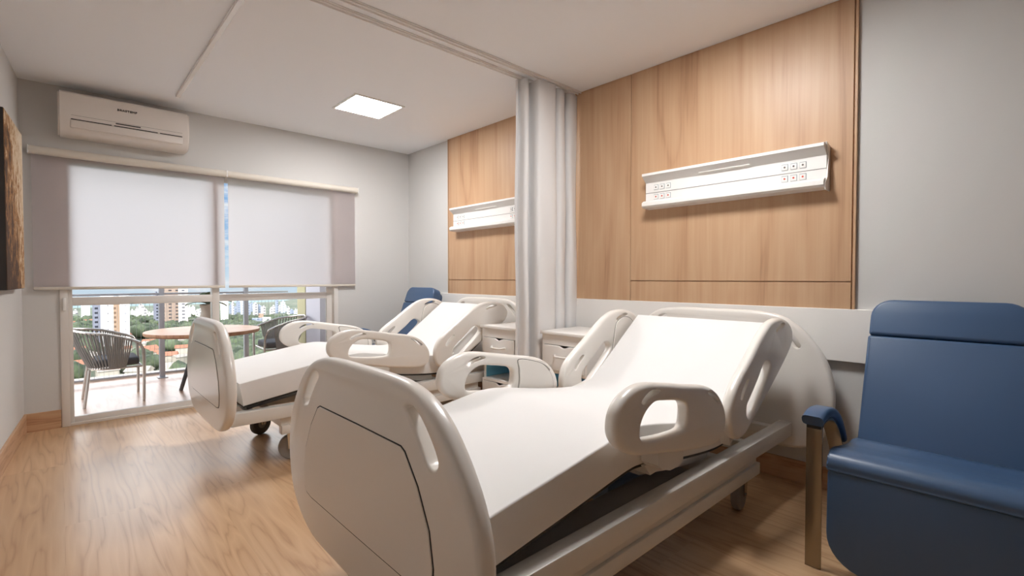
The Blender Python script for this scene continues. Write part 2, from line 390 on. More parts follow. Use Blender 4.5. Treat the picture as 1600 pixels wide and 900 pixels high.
for px_ in (-.95, -.02, .88, 1.79):
    bm = bmesh.new(); bx(bm, px_ - .026, px_ + .026, 7.07, 7.13, 0, 1.32, .003); bx(bm, px_ - .05, px_ + .05, 7.04, 7.16, 0, .01, .002); obj('post', bm, M['railpaint'], t)
bm = bmesh.new()
x = -1.88
while x < 2.3:
    bx(bm, x - .0013, x + .0013, 7.0987, 7.1013, .07, .99); x += .042
o = obj('infill_wires', bm, M['railpaint'], t, 0)
# balcony table
t = thing('round_table', 'round oak topped table on the balcony behind the foot of the far bed', 'table', (1.15, 6.2, 0))
bm = bmesh.new(); lathe(bm, [(.49, .578), (.53, .586), (.54, .598), (.54, .62), (.536, .624)], 1.15, 6.2, 64); obj('tabletop', bm, M['tabletop'], t)
for k in range(3):
    a = math.radians(195 + 120 * k); bm = bmesh.new()
    tube(bm, [(1.15 + .24 * math.cos(a), 6.2 + .24 * math.sin(a), 0), (1.15 + .06 * math.cos(a), 6.2 + .06 * math.sin(a), .58)], [.018, .024], 10); obj('leg', bm, M['cushion'], t)
# planter on the table
t = thing('potted_plant', 'green leafed plant in a grey tapered pot on the round balcony table', 'plant', (1.2, 6.25, .624))
bm = bmesh.new(); lathe(bm, [(.075, 0), (.10, .02), (.085, .12), (.068, .20), (.082, .27), (.075, .275), (.06, .2)], 1.2, 6.25, 28, .624); obj('pot', bm, M['vase'], t)
bm = bmesh.new()
for k in range(9):
    a = k * 2.4; ln = .17 + .04 * (k % 3); el = .45 + .28 * (k % 4)
    d = Vector((math.cos(a) * math.cos(el), math.sin(a) * math.cos(el), math.sin(el))); sd = Vector((-math.sin(a), math.cos(a), 0)); base = Vector((1.2, 6.25, .90))
    cps = []
    for i in range(7):
        s = i / 6; c = base + d * ln * s * 1.2 + Vector((0, 0, -.12 * s * s)); wd = .075 * math.sin(math.pi * min(1, s * .9 + .08))
        cps.append((bm.verts.new(c - sd * wd + Vector((0, 0, .008))), bm.verts.new(c), bm.verts.new(c + sd * wd + Vector((0, 0, .008)))))
    for p, q in zip(cps, cps[1:]): bm.faces.new((p[0], p[1], q[1], q[0])); bm.faces.new((p[1], p[2], q[2], q[1]))
o = obj('leaves', bm, M['leaf'], t, 60); sm = o.modifiers.new('thick', 'SOLIDIFY'); sm.thickness = .004
# rope chairs
def rope_chair(loc, label):
    t = thing('rope_chair', label, 'chair', (0, 0, 0), 0, 'rope chairs at the balcony table')
    # local: faces +x, back at x = -.29
    def topc(a):   # a in [-1,1] along the horseshoe
        ang = math.pi * (.5 + .5 * (1 - abs(a)) * 1) if 0 else None
        s = abs(a); sg = 1 if a > 0 else -1
        if s < .5:
            th = s / .5 * math.pi / 2; x = -.06 - .24 * math.cos(th); y = sg * .29 * math.sin(th)
        else:
            x = -.06 + (s - .5) / .5 * .20; y = sg * (.29 - .01 * (s - .5))
        z = .71 - .11 * s ** 1.3
        return Vector((x, y, z))
    def botc(a):
        p = topc(a); return Vector((p.x * .60 + .01, p.y * .80, .34))
    bm = bmesh.new(); pts = [topc(-1 + 2 * i / 40) for i in range(41)]
    pts = [Vector((.225, -.24, 0)), Vector((.23, -.25, .35)), Vector((.225, -.268, .50)), Vector((.19, -.285, .575))] + pts + [Vector((.19, .285, .575)), Vector((.225, .268, .50)), Vector((.23, .25, .35)), Vector((.225, .24, 0))]
    tube(bm, pts, .013, 10); obj('arm_frame', bm, M['alu'], t)
    for sg in (-1, 1):
        bm = bmesh.new(); tube(bm, [(-.17, sg * .21, .34), (-.21, sg * .235, 0)], .013, 8); obj('rear_leg', bm, M['alu'], t)
    bm = bmesh.new(); ring = [botc(-1 + 2 * i / 30) for i in range(31)]; tube(bm, ring + [Vector((.21, .235, .34)), Vector((.21, -.235, .34))], .011, 8, closed=True); obj('seat_frame', bm, M['alu'], t)
    for i in range(46):
        a = -.97 + 1.94 * i / 45; bm = bmesh.new(); p, q = topc(a), botc(a)
        out_ = Vector((q.x, q.y, 0)).normalized()
        m1 = p.lerp(q, .5) + out_ * .02
        tube(bm, [p + out_ * .012, m1, q + out_ * .004], [.0075, .007, .0075], 6); obj('rope', bm, M['rope'], t)
    bm = bmesh.new(); bx(bm, -.13, .20, -.205, .205, .35, .425, .025, 3); obj('seat_cushion', bm, M['cushion'], t)
    return t
c1 = rope_chair(None, 'grey rope chair left of the round balcony table, nearest the door frame'); c1.location = (.355, 6.12, 0); c1.rotation_euler = (0, 0, math.radians(0))
dup(c1, (1.98, 6.38, 0), math.radians(178), 'grey rope chair right of the round balcony table, beside the ochre pillar')

# ================================================================ WALL PANELS, RAILS
def boards(name, label, yr, yl, grooves_z, trim=None):
    t = thing(name, label, 'wall panel', (XR, (yr + yl) / 2, 1.02))
    zs = [1.02] + grooves_z + [H - .001]; g = .003
    for i, (a, b) in enumerate(zip(zs, zs[1:])):
        bm = bmesh.new(); bx(bm, XR - .020, XR - .002, yr + (.018 if trim == 'r' else .002), yl - (.018 if trim == 'l' else .002), a + (g if i else 0), b - (g if i < len(zs) - 2 else 0), .0015, 1)
        obj('board', bm, M['panel'], t, 0)
    bm = bmesh.new()
    if trim == 'r': bx(bm, XR - .021, XR - .001, yr, yr + .012, 1.02, H - .001, .001, 1)
    if trim == 'l': bx(bm, XR - .021, XR - .001, yl - .012, yl, 1.02, H - .001, .001, 1)
    if trim: obj('edge_strip', bm, M['panel'], t, 0)
    bm = bmesh.new(); bx(bm, XR - .006, XR - .0005, yr + .002, yl - .002, 1.02, H - .002); obj('backing', bm, M['base'], t, 0)
boards('wood_panel', 'oak wall panel with one horizontal groove behind the near bed', .672, 2.079, [1.167], 'r')
boards('wood_panel', 'plain oak wall panel without groove beside the curtain', 2.079, 2.985, [])
boards('wood_panel', 'oak wall panel with one horizontal groove behind the far bed', 2.985, 4.42, [1.167], 'l')
bm = bmesh.new(); bx(bm, XR - .035, XR - .0005, .30, 4.78, .735, 1.02, .002, 1)
tag(obj('wall_guard_rail', bm, M['white'], None, 0), 'long flat white bumper board fixed to the wall below the wood panels', 'wall guard')
# medical supply panels
def med_panel():
    t = thing('bedhead_panel', 'white bedhead supply panel with red outlets above the near bed', 'bedhead panel', (XR - .02, 1.36, 1.80), 0, 'bedhead supply panels')
    x1 = XR - .021; a, b = .80, 1.922
    P = [(x1, 1.905), (x1 - .085, 1.925), (x1 - .098, 1.922), (x1 - .098, 1.905), (x1 - .045, 1.862), (x1 - .045, 1.735), (x1 - .075, 1.732), (x1 - .098, 1.718), (x1 - .098, 1.695), (x1 - .085, 1.683), (x1, 1.678)]
    bm = bmesh.new(); prism(bm, P, a, b, 'y'); obj('housing', bm, M['white'], t, 30)
    bm = bmesh.new(); prism(bm, [(x1 - .0005, 1.915), (x1 - .07, 1.93), (x1 - .03, 1.86), (x1 - .05, 1.74), (x1 - .09, 1.70), (x1 - .08, 1.67), (x1, 1.668)], a - .006, a, 'y'); obj('end_cap', bm, M['white'], t, 0)
    bm = bmesh.new(); bx(bm, x1 - .0462, x1 - .044, a, b, 1.7885, 1.7915); obj('front_groove', bm, M['logo'], t, 0)
    bm = bmesh.new(); bx(bm, x1 - .066, x1 - .052, 1.20, 1.52, 1.872, 1.884, .002); obj('reading_lamp_cover', bm, M['white'], t, 0)
    xf = x1 - .045
    for base in (.915, 1.745):
        for k in range(3):
            for z, red in ((1.826, 0), (1.76, 1)):
                y = base + k * .047
                bm = bmesh.new(); bx(bm, xf - .003, xf + .001, y - .017, y + .017, z - .018, z + .018, .001, 1); s = obj('outlet', bm, M['outlet_grey'], t, 0)
                bm = bmesh.new(); bx(bm, xf - .0045, xf - .002, y - .0145, y + .0155, z - .0165, z + .0145, .001, 1); obj('socket_face', bm, M['white'], s, 0)
                bm = bmesh.new(); q = bmesh.new(); bmesh.ops.create_cone(q, cap_ends=True, segments=16, radius1=.0055, radius2=.005, depth=.003)
                merge(bm, q, Matrix.Translation((xf - .0055, y, z)) @ Matrix.Rotation(math.pi / 2, 4, 'Y')); obj('socket_hole', bm, M['red'] if red else M['logo'], s)
    return t
mp_ = med_panel()
dup(mp_, (XR - .02, 1.36 + 2.33, 1.80), 0, 'white bedhead supply panel above the far bed, partly behind the curtain')

# ================================================================ CEILING FITTINGS
def ceiling_light(cx, cy, label):
    t = thing('ceiling_light', label, 'ceiling light', (cx, cy, H), 0, 'square ceiling lights'); r = .232
    bm = bmesh.new()
    for a in ((-r, r, r - .022, r), (-r, r, -r, -r + .022), (-r, -r + .022, -r + .022, r - .022), (r - .022, r, -r + .022, r - .022)):
        bx(bm, cx + a[0], cx + a[1], cy + a[2], cy + a[3], H - .010, H - .0005, .002, 1)
    obj('frame', bm, M['white'], t, 0)
    bm = bmesh.new(); bx(bm, cx - r + .022, cx + r - .022, cy - r + .022, cy + r - .022, H - .007, H - .001); obj('diffuser', bm, M['diffuser'], t, 0)
ceiling_light(2.02, 4.05, 'lit square ceiling light above the far bed')
ceiling_light(2.02, 1.30, 'lit square ceiling light above the near bed')
def track(label, ypar, yend, x0=.735):
    """L shaped double-lipped curtain track"""
    t = thing('curtain_track', label, 'curtain track', (x0, ypar, H))
    s = 1 if yend > ypar else -1
    bm = bmesh.new(); bx(bm, x0, XR - .022, ypar - .022, ypar + .022, H - .008, H - .0005, .002, 1)
    for d in (-.018, .014): bx(bm, x0, XR - .022, ypar + d, ypar + d + .004, H - .017, H - .008, .001, 1)
    obj('long_track', bm, M['track'], t, 0)
    bm = bmesh.new(); ya, yb = sorted((ypar + s * .022, yend)); bx(bm, x0 - .015, x0 + .015, ya, yb, H - .022, H - .0005, .003, 1)
    obj('side_track', bm, M['track'], t, 0)
track('white ceiling curtain track running round the far bed toward the window', 2.675, 4.86)
track('white ceiling curtain track running round the near bed', 2.567, -1.0)
# bunched curtain: folded cloth, gathered between x 2.51 and the wall
def curtain():
    pts = [(3.115, 2.585), (3.04, 2.565), (3.01, 2.60), (3.02, 2.67), (2.97, 2.69), (2.95, 2.63), (2.965, 2.575), (2.90, 2.555), (2.87, 2.60), (2.875, 2.68), (2.83, 2.69), (2.82, 2.62), (2.835, 2.555), (2.78, 2.535), (2.66, 2.54), (2.635, 2.57), (2.64, 2.66), (2.60, 2.70), (2.585, 2.64), (2.575, 2.60), (2.545, 2.60), (2.54, 2.66), (2.525, 2.695), (2.517, 2.66)]
    sm = catmull(pts, 6, False); bm = bmesh.new(); zs = [.06 + (H - .03 - .06) * k / 14 for k in range(15)]; grid = []
    for z in zs:
        u = (z - .06) / 2.6; f = .88 + .06 * (1 - u)
        grid.append([bm.verts.new((x + .006 * math.sin(9 * x + 4 * z), 2.625 + (y - 2.62) * f + .004 * math.sin(5 * z + 30 * x), z)) for x, y in sm])
    for A, B in zip(grid, grid[1:]):
        for i in range(len(A) - 1): bm.faces.new((A[i], A[i + 1], B[i + 1], B[i]))
    o = obj('privacy_curtain', bm, M['curtain'], None, 60); m = o.modifiers.new('thick', 'SOLIDIFY'); m.thickness = .004
    tag(o, 'light grey privacy curtain gathered against the wall between the two beds', 'curtain')
curtain()

# ================================================================ WINDOW WALL FITTINGS
def blind(x0, x1, yc, label, zc=2.165):
    t = thing('roller_blind', label, 'roller blind', ((x0 + x1) / 2, yc, zc), 0, 'roller blinds over the balcony door')
    bm = bmesh.new(); tube(bm, [(x0 - .012, yc, zc), (x1 + .012, yc, zc)], .032, 24); obj('roller_tube', bm, M['blind_tube'], t)
    bm = bmesh.new(); bx(bm, x0, x1, yc + .0294, yc + .0306, 1.115, zc); obj('cloth', bm, M['blind'], t, 0)
    bm = bmesh.new(); bx(bm, x0, x1, yc + .023, yc + .037, 1.095, 1.118, .003); obj('bottom_bar', bm, M['blind_tube'], t)
    for x in (x0 - .016, x1 + .012):
        bm = bmesh.new(); bx(bm, x - .003, x + .006, yc - .03, YW - .0005, zc - .03, zc + .03, .002); obj('bracket', bm, M['white'], t)
M['blind_tube'] = mat('blind_tube_cloth', s2l(214, 207, 196), .6)
blind(-.152, 1.148, YW - .055, 'left white roller blind, lowered halfway, below the air conditioner')
blind(1.180, 2.445, YW - .055, 'right white roller blind, lowered halfway over the balcony door')
def ac():
    x0, x1 = .003, .848; t = thing('air_conditioner', 'white wall mounted air conditioner just under the ceiling above the left blind', 'air conditioner', (.42, YW, 2.32))
    ya = YW - .0005; P = [(ya, 2.30), (ya, 2.618), (YW - .19, 2.618), (YW - .205, 2.605), (YW - .215, 2.43), (YW - .205, 2.37), (YW - .175, 2.325), (YW - .12, 2.30)]
    bm = bmesh.new(); prism(bm, P, x0, x1, 'x'); bmesh.ops.bevel(bm, geom=[e for e in bm.edges if abs(e.verts[0].co.x - e.verts[1].co.x) < 1e-5], offset=.012, segments=3, affect='EDGES'); obj('casing', bm, M['acwhite'], t, 40)
    bm = bmesh.new(); yy = YW - .2155
    for a, b in ((x0 + .075, .32), (.335, .62), (.635, x1 - .055)): bx(bm, a, b, yy, yy + .012, 2.405, 2.411)
    o = obj('outlet_slot', bm, M['black'], t, 0)
    bm = bmesh.new(); bx(bm, .345, .505, yy - .001, yy + .012, 2.424, 2.432); obj('display_strip', bm, M['black'], t, 0)
    bm = bmesh.new(); bx(bm, x0 + .075, x1 - .055, yy - .0003, yy + .006, 2.4375, 2.439); obj('panel_seam', bm, M['logo'], t, 0)
    bm = bmesh.new(); bx(bm, x0 + .07, x1 - .05, YW - .212, YW - .19, 2.345, 2.402, .006, 2); obj('air_flap', bm, M['acwhite'], t, 40)
    bm = text_mesh('BRASTEMP', .0235, Matrix.Translation((.42, YW - .2125, 2.54)) @ Matrix.Rotation(math.pi / 2, 4, 'X') @ Matrix.Scale(1.05, 4, (1, 0, 0)), .004); obj('logo', bm, M['logo'], t, 0)
ac()
# picture on the left wall
def canvas_mat():
    m = bpy.data.materials.new('tree_painting'); m.use_nodes = True; t = m.node_tree; l = t.links.new; p = t.nodes['Principled BSDF']; p.inputs['Roughness'].default_value = .8
    c = N(t, 'ShaderNodeTexCoord'); sp = N(t, 'ShaderNodeSeparateXYZ'); l(c.outputs['Generated'], sp.inputs[0])
    mp = N(t, 'ShaderNodeMapping'); mp.inputs['Scale'].default_value = (1, 4.5, 5); l(c.outputs['Generated'], mp.inputs[0])
    n1 = N(t, 'ShaderNodeTexNoise', Scale=1.6, Detail=8.0, Roughness=.7, Distortion=.8); l(mp.outputs[0], n1.inputs[0])
    n2 = N(t, 'ShaderNodeTexNoise', Scale=6.0, Detail=8.0, Roughness=.8, Distortion=1.5); l(mp.outputs[0], n2.inputs[0])
    r = N(t, 'ShaderNodeValToRGB'); el = r.color_ramp.elements; el[0].position = .30; el[0].color = (*s2l(226, 212, 190), 1); el[1].position = .72; el[1].color = (*s2l(70, 46, 26), 1)
    e = el.new(.50); e.color = (*s2l(206, 182, 150), 1); e = el.new(.58); e.color = (*s2l(160, 112, 62), 1)
    # more trunk at the near side and at the bottom
    a = N(t, 'ShaderNodeMath', operation='MULTIPLY_ADD'); a.inputs[1].default_value = -.28; a.inputs[2].default_value = .22; l(sp.outputs['Y'], a.inputs[0])
    b = N(t, 'ShaderNodeMath', operation='MULTIPLY_ADD'); b.inputs[1].default_value = -.22; b.inputs[2].default_value = .10; l(sp.outputs['Z'], b.inputs[0])
    s1 = N(t, 'ShaderNodeMath', operation='ADD'); l(n1.outputs[0], s1.inputs[0]); l(a.outputs[0], s1.inputs[1])
    s2 = N(t, 'ShaderNodeMath', operation='ADD'); l(s1.outputs[0], s2.inputs[0]); l(b.outputs[0], s2.inputs[1])
    s3 = N(t, 'ShaderNodeMath', operation='MULTIPLY_ADD'); s3.inputs[1].default_value = .45; l(n2.outputs[0], s3.inputs[0])
    s4 = N(t, 'ShaderNodeMath', operation='SUBTRACT'); s4.inputs[1].default_value = .2; l(s2.outputs[0], s4.inputs[0]); l(s4.outputs[0], s3.inputs[2])
    l(s3.outputs[0], r.inputs[0]); l(r.outputs[0], p.inputs['Base Color']); return m
t = thing('canvas_picture', 'tall canvas picture of a pale forest with brown tree trunks on the left wall', 'picture', (xl(4.56), 4.56, 1.66), math.atan(-.066))
def wallslab(y0, y1, z0, z1, d0, d1, bev=0):
    bm = bmesh.new(); bx(bm, d0, d1, y0, y1, z0, z1, bev, 1)
    for v in bm.verts: v.co.x += xl(v.co.y)
    return bm
obj('stretcher_edge', wallslab(4.2, 4.92, 1.115, 2.205, .0005, .052), M['frame_dark'], t, 0)
obj('painted_face', wallslab(4.203, 4.917, 1.118, 2.202, .050, .0545), canvas_mat(), t, 0)

# ================================================================ BEDS
YC = 1.38
def mir(p): return [(-a, b) for a, b in p]
def bed():
    R = thing('hospital_bed', 'near hospital bed with raised backrest, its big footboard nearest the camera', 'bed', (1.8, YC, 0), 0, 'hospital beds')
    def sh(b): b.transform(Matrix.Translation((0, YC, 0))); return b
    # footboard ---------------------------------------------------
    half = [(0, .925), (.18, .924), (.275, .917), (.36, .893), (.435, .846), (.505, .77), (.56, .68), (.588, .58), (.585, .48), (.55, .385), (.48, .32), (.39, .278), (.30, .262), (.15, .258), (0, .257)]
    full = [(-a, b) for a, b in half] + half[::-1][1:-1]
    ol = catmull(full, 5)
    slot = catmull([(.285, .857), (.318, .868), (.355, .848), (.402, .801), (.430, .757), (.416, .735), (.386, .741), (.356, .778), (.318, .820)], 4)
    FX = .668
    fb = obj('footboard', sh(plate(ol, [slot, mir(slot)], .056, .022, YZ(FX), 4, [.009, .009])), M['bed'], R, 50)
    ins = [(0, .755), (.265, .754), (.285, .745), (.345, .675), (.395, .585), (.412, .50), (.408, .445), (.392, .425), (.35, .418), (0, .417)]
    insf = [(-a, b) for a, b in ins] + ins[::-1][1:-1]
    big = [(a * 1.012, .586 + (b - .586) * 1.022) for a, b in insf]
    obj('panel_seam', sh(plate(big, [], .0024, .0002, YZ(FX - .0280), 0)), M['seam'], fb, 0)
    obj('inset_panel', sh(plate(insf, [], .006, .0015, YZ(FX - .0285), 1)), M['bed'], fb, 40)
    # headboard ---------------------------------------------------
    half = [(0, .998), (.20, .998), (.30, .992), (.385, .975), (.455, .936), (.53, .865), (.60, .765), (.64, .655), (.652, .54), (.642, .43), (.605, .335), (.545, .268), (.46, .236), (.30, .228), (0, .226)]
    full = [(-a, b) for a, b in half] + half[::-1][1:-1]
    slot = catmull([(.322, .938), (.352, .944), (.392, .922), (.445, .872), (.487, .826), (.484, .800), (.458, .803), (.424, .848), (.366, .899)], 4)
    obj('headboard', sh(plate(catmull(full, 5), [slot, mir(slot)], .05, .02, YZ(3.02), 4)), M['bed'], R, 50)
    # mattress ----------------------------------------------------
    tp = catmull([(.747, .552), (.95, .583), (1.15, .612), (1.36, .645), (1.46, .657), (1.53, .657), (1.62, .645), (1.85, .606), (2.05, .581), (2.17, .574), (2.25, .583), (2.32, .613), (2.45, .703), (2.62, .828), (2.785, .947)], 4, False)
    def normals(path):
        o = []
        for i in range(len(path)):
            a = Vector(path[max(i - 1, 0)]); b = Vector(path[min(i + 1, len(path) - 1)]); d = (b - a).normalized(); o.append(Vector((-d.y, d.x)))
        return o
    nn = normals(tp)
    def slab(o0, o1, hw, rr=.014, path=tp, ns=nn):
        """strip following the profile between normal offsets o0 (lower) and o1 (upper)"""
        sec = []
        for (cy_, cz_, a0) in ((hw - rr, o1 - rr, 0), (-hw + rr, o1 - rr, 90), (-hw + rr, o0 + rr, 180), (hw - rr, o0 + rr, 270)):
            for k in range(4):
                a = math.radians(a0 + 30 * k); sec.append((cy_ + rr * math.cos(a), cz_ + rr * math.sin(a)))
        bm = bmesh.new(); rings = []
        for p, n in zip(path, ns): rings.append([bm.verts.new((p[0] + n.x * z, y, p[1] + n.y * z)) for y, z in sec])
        for A, B in zip(rings, rings[1:]):
            for k in range(len(sec)): bm.faces.new((A[k], A[(k + 1) % len(sec)], B[(k + 1) % len(sec)], B[k]))
        bm.faces.new(rings[0][::-1]); bm.faces.new(rings[-1]); return sh(bm)
    obj('mattress', slab(-.142, 0, .412, .006), M['mattress'], R, 40)
    obj('mattress_deck', slab(-.154, -.142, .405, .002), M['deck'], R, 40)
    # white frames under the seat and back sections, silver under the legs
    def sub(x0, x1): 
        ii = [i for i, p in enumerate(tp) if x0 <= p[0] <= x1]; return [tp[i] for i in ii], [nn[i] for i in ii]
    for nm, a, b, hw, m in (('leg_support', .78, 1.50, .30, M['greymetal']), ('seat_support', 1.62, 2.16, .37, M['bedmetal']), ('back_support', 2.34, 2.74, .33, M['bedmetal'])):
        p_, n_ = sub(a, b); obj(nm, slab(-.20, -.155, hw, .004, p_, n_), m, R, 40)
    bm = bmesh.new(); tube(bm, [(.80, -.36, .408), (.80, .36, .408)], .012, 10); obj('mattress_stop_bar', sh(bm), M['chrome'], R)
    # lifting arms
    for y in (-.2, .2):
        bm = bmesh.new(); tube(bm, [(1.25, y, .35), (1.50, y, .47)], .014, 8); tube(bm, [(2.62, y, .34), (2.40, y, .44)], .014, 8); obj('lifting_arm', sh(bm), M['bronze'], R)
    # upper side beams and cross beams -----------------------------
    for s in (-1, 1):
        a, b = sorted((s * .385, s * .452)); bm = bmesh.new(); bx(bm, .692, 2.997, a, b, .305, .382, .005, 2); obj('side_beam', sh(bm), M['bedmetal'], R)
        a, b = sorted((s * .215, s * .384)); bm = bmesh.new(); bx(bm, .76, 2.06, a, b, .322, .330, .002, 1); obj('side_tray', sh(bm), M['trayenamel'], R)
    for x in (.80, 2.10, 2.52, 2.90):
        bm = bmesh.new(); bx(bm, x, x + .05, -.384, .384, .312, .36, .004, 1); obj('cross_beam', sh(bm), M['bedmetal'], R)
    bm = bmesh.new(); bx(bm, 1.62, 2.02, -.205, .205, .262, .345, .012, 2); obj('motor_cover', sh(bm), M['bluecover'], R)
    # lower chassis with castors ----------------------------------
    for s in (-1, 1):
        a, b = sorted((s * .375, s * .43)); bm = bmesh.new(); bx(bm, .98, 2.60, a, b, .195, .252, .004, 2)
        bx(bm, .98, 2.58, a + .012, b - .012, .252, .30, .002, 1)
        obj('chassis_beam', sh(bm), M['bedmetal'], R)
    for x in (1.02, 2.50):
        bm = bmesh.new(); bx(bm, x, x + .06, -.375, .375, .20, .25, .004, 1); obj('chassis_cross_beam', sh(bm), M['bedmetal'], R)
    for x, ry in ((1.07, 25), (2.55, -8)):
        for s in (-1, 1):
            y = s * .345; rot = Matrix.Translation((x, y, 0)) @ Matrix.Rotation(math.radians(ry * s), 4, 'Z') @ Matrix.Scale(1.27, 4)
            bm = bmesh.new(); q = bmesh.new()
            def yl(prof, y0=0): # lathe about local Y through z=.066
                b2 = bmesh.new(); lathe(b2, prof, 0, 0, 32); b2.transform(Matrix.Translation((0, y0, .066)) @ Matrix.Rotation(math.pi / 2, 4, 'X')); return b2
            tyre = yl([(.048, -.016), (.060, -.016), (.0655, -.010), (.066, 0), (.0655, .010), (.060, .016), (.048, .016)])
            tyre.transform(rot); cs = obj('caster', sh(tyre), M['darkrubber'] if s > 0 else M['rubber'], R)
            hub = yl([(.010, -.019), (.046, -.013), (.0475, 0), (.046, .013), (.010, .019)]); hub.transform(rot); obj('wheel_hub', sh(hub), M['rubber'], cs)
            fk = bmesh.new(); 
            for yy in (-.026, .022):
                prism(fk, [(-.014, .060), (.014, .060), (.032, .125), (.030, .150), (-.020, .150), (-.018, .12)], yy, yy + .004, 'y')
            bx(fk, -.024, .036, -.026, .026, .138, .152, .003, 1); tube(fk, [(0, -.03, .066), (0, .03, .066)], .006, 8)
            tube(fk, [(.005, 0, .150), (.005, 0, .158)], .014, 12)
            fk.transform(rot); obj('caster_fork', sh(fk), M['chrome'], cs)
    # side rails ---------------------------------------------------
    foot = catmull([(1.250, .715), (1.262, .768), (1.305, .808), (1.372, .832), (1.45, .835), (1.56, .818), (1.72, .789), (1.86, .765), (1.955, .727), (2.02, .668), (2.047, .605), (2.038, .55), (1.99, .515), (1.90, .512), (1.72, .538), (1.54, .572), (1.39, .602), (1.31, .635), (1.266, .672)], 5)
    fh = catmull([(1.398, .665), (1.402, .705), (1.435, .742), (1.49, .764), (1.56, .757), (1.655, .740), (1.700, .722), (1.712, .690), (1.704, .645), (1.672, .628), (1.56, .632), (1.43, .648)], 4)
    s1 = catmull([(1.402, .782), (1.437, .803), (1.483, .812), (1.512, .806), (1.512, .795), (1.45, .785), (1.424, .772), (1.408, .770)], 3)
    s2 = catmull([(1.882, .742), (1.91, .737), (1.962, .705), (1.978, .682), (1.962, .676), (1.945, .690), (1.892, .722), (1.878, .730)], 3)
    head = catmull([(2.09, .582), (2.096, .640), (2.13, .700), (2.195, .752), (2.31, .826), (2.43, .910), (2.53, .964), (2.62, .984), (2.72, .980), (2.81, .950), (2.855, .896), (2.84, .836), (2.77, .780), (2.62, .688), (2.46, .598), (2.32, .522), (2.25, .486), (2.18, .476), (2.12, .505), (2.095, .543)], 5)
    hh = catmull([(2.262, .575), (2.266, .622), (2.305, .662), (2.39, .724), (2.455, .778), (2.495, .790), (2.535, .772), (2.538, .742), (2.48, .685), (2.385, .610), (2.325, .562), (2.285, .553)], 4)
    h1 = catmull([(2.190, .665), (2.212, .698), (2.26, .732), (2.278, .728), (2.262, .708), (2.232, .680), (2.212, .655), (2.196, .650)], 3)
    h2 = catmull([(2.605, .933), (2.65, .952), (2.705, .962), (2.728, .952), (2.71, .942), (2.655, .934), (2.615, .920)], 3)
    fi = catmull([(1.742, .765), (1.86, .742), (1.93, .712), (1.985, .655), (2.000, .605), (1.985, .568), (1.90, .562), (1.75, .586), (1.735, .60), (1.745, .66), (1.742, .72)], 4)
    hi = catmull([(2.58, .835), (2.60, .90), (2.66, .932), (2.73, .930), (2.785, .895), (2.79, .855), (2.73, .812), (2.60, .732), (2.555, .712), (2.565, .76)], 4)
    for s in (-1, 1):
        yc = s * .473; iy = s * (.473 - .0235)
        r = obj('side_rail', sh(plate(foot, [fh, s1, s2], .048, .019, XZ(yc), 4, [.012, .003, .003])), M['bed'], R, 50)
        obj('inner_cover', sh(plate(fi, [], .014, .002, XZ(iy), 1)), M['bed'], r, 30)
        bm = bmesh.new(); a, b = sorted((s * .42, s * .488)); prism(bm, [(1.52, .60), (1.70, .565), (1.695, .515), (1.665, .496), (1.60, .497), (1.545, .515), (1.52, .535)], a, b, 'y'); obj('rail_bracket', sh(bm), M['bedmetal'], r)
        bm = bmesh.new(); a, b = sorted((s * .36, s * .42)); prism(bm, [(1.54, .51), (1.68, .50), (1.66, .47), (1.58, .465)], a, b, 'y'); obj('bracket_arm', sh(bm), M['bedmetal'], r)
        def grow(p, f):
            mx_ = sum(a for a, b in p) / len(p); mz_ = sum(b for a, b in p) / len(p); return [(mx_ + (a - mx_) * f, mz_ + (b - mz_) * f) for a, b in p]
        obj('cover_seam', sh(plate(grow(fi, 1.035), [], .002, .0002, XZ(iy - s * .0005), 0)), M['logo'], r, 0)
        r = obj('head_side_rail', sh(plate(head, [hh, h1, h2], .048, .019, XZ(yc), 4, [.012, .003, .003])), M['bed'], R, 50)
        obj('inner_cover', sh(plate(hi, [], .014, .002, XZ(iy), 1)), M['bed'], r, 30)
        obj('cover_seam', sh(plate(grow(hi, 1.045), [], .002, .0002, XZ(iy - s * .0005), 0)), M['logo'], r, 0)
        bm = bmesh.new(); a, b = sorted((s * .40, s * .455)); prism(bm, [(2.16, .56), (2.30, .58), (2.26, .50), (2.20, .455), (2.185, .44), (2.17, .48)], a, b, 'y'); obj('rail_bracket', sh(bm), M['bedmetal'], r)
    return R
b1 = bed()
dup(b1, (1.835, YC + 2.29, 0), 0, 'far hospital bed with raised backrest, standing nearest the window')

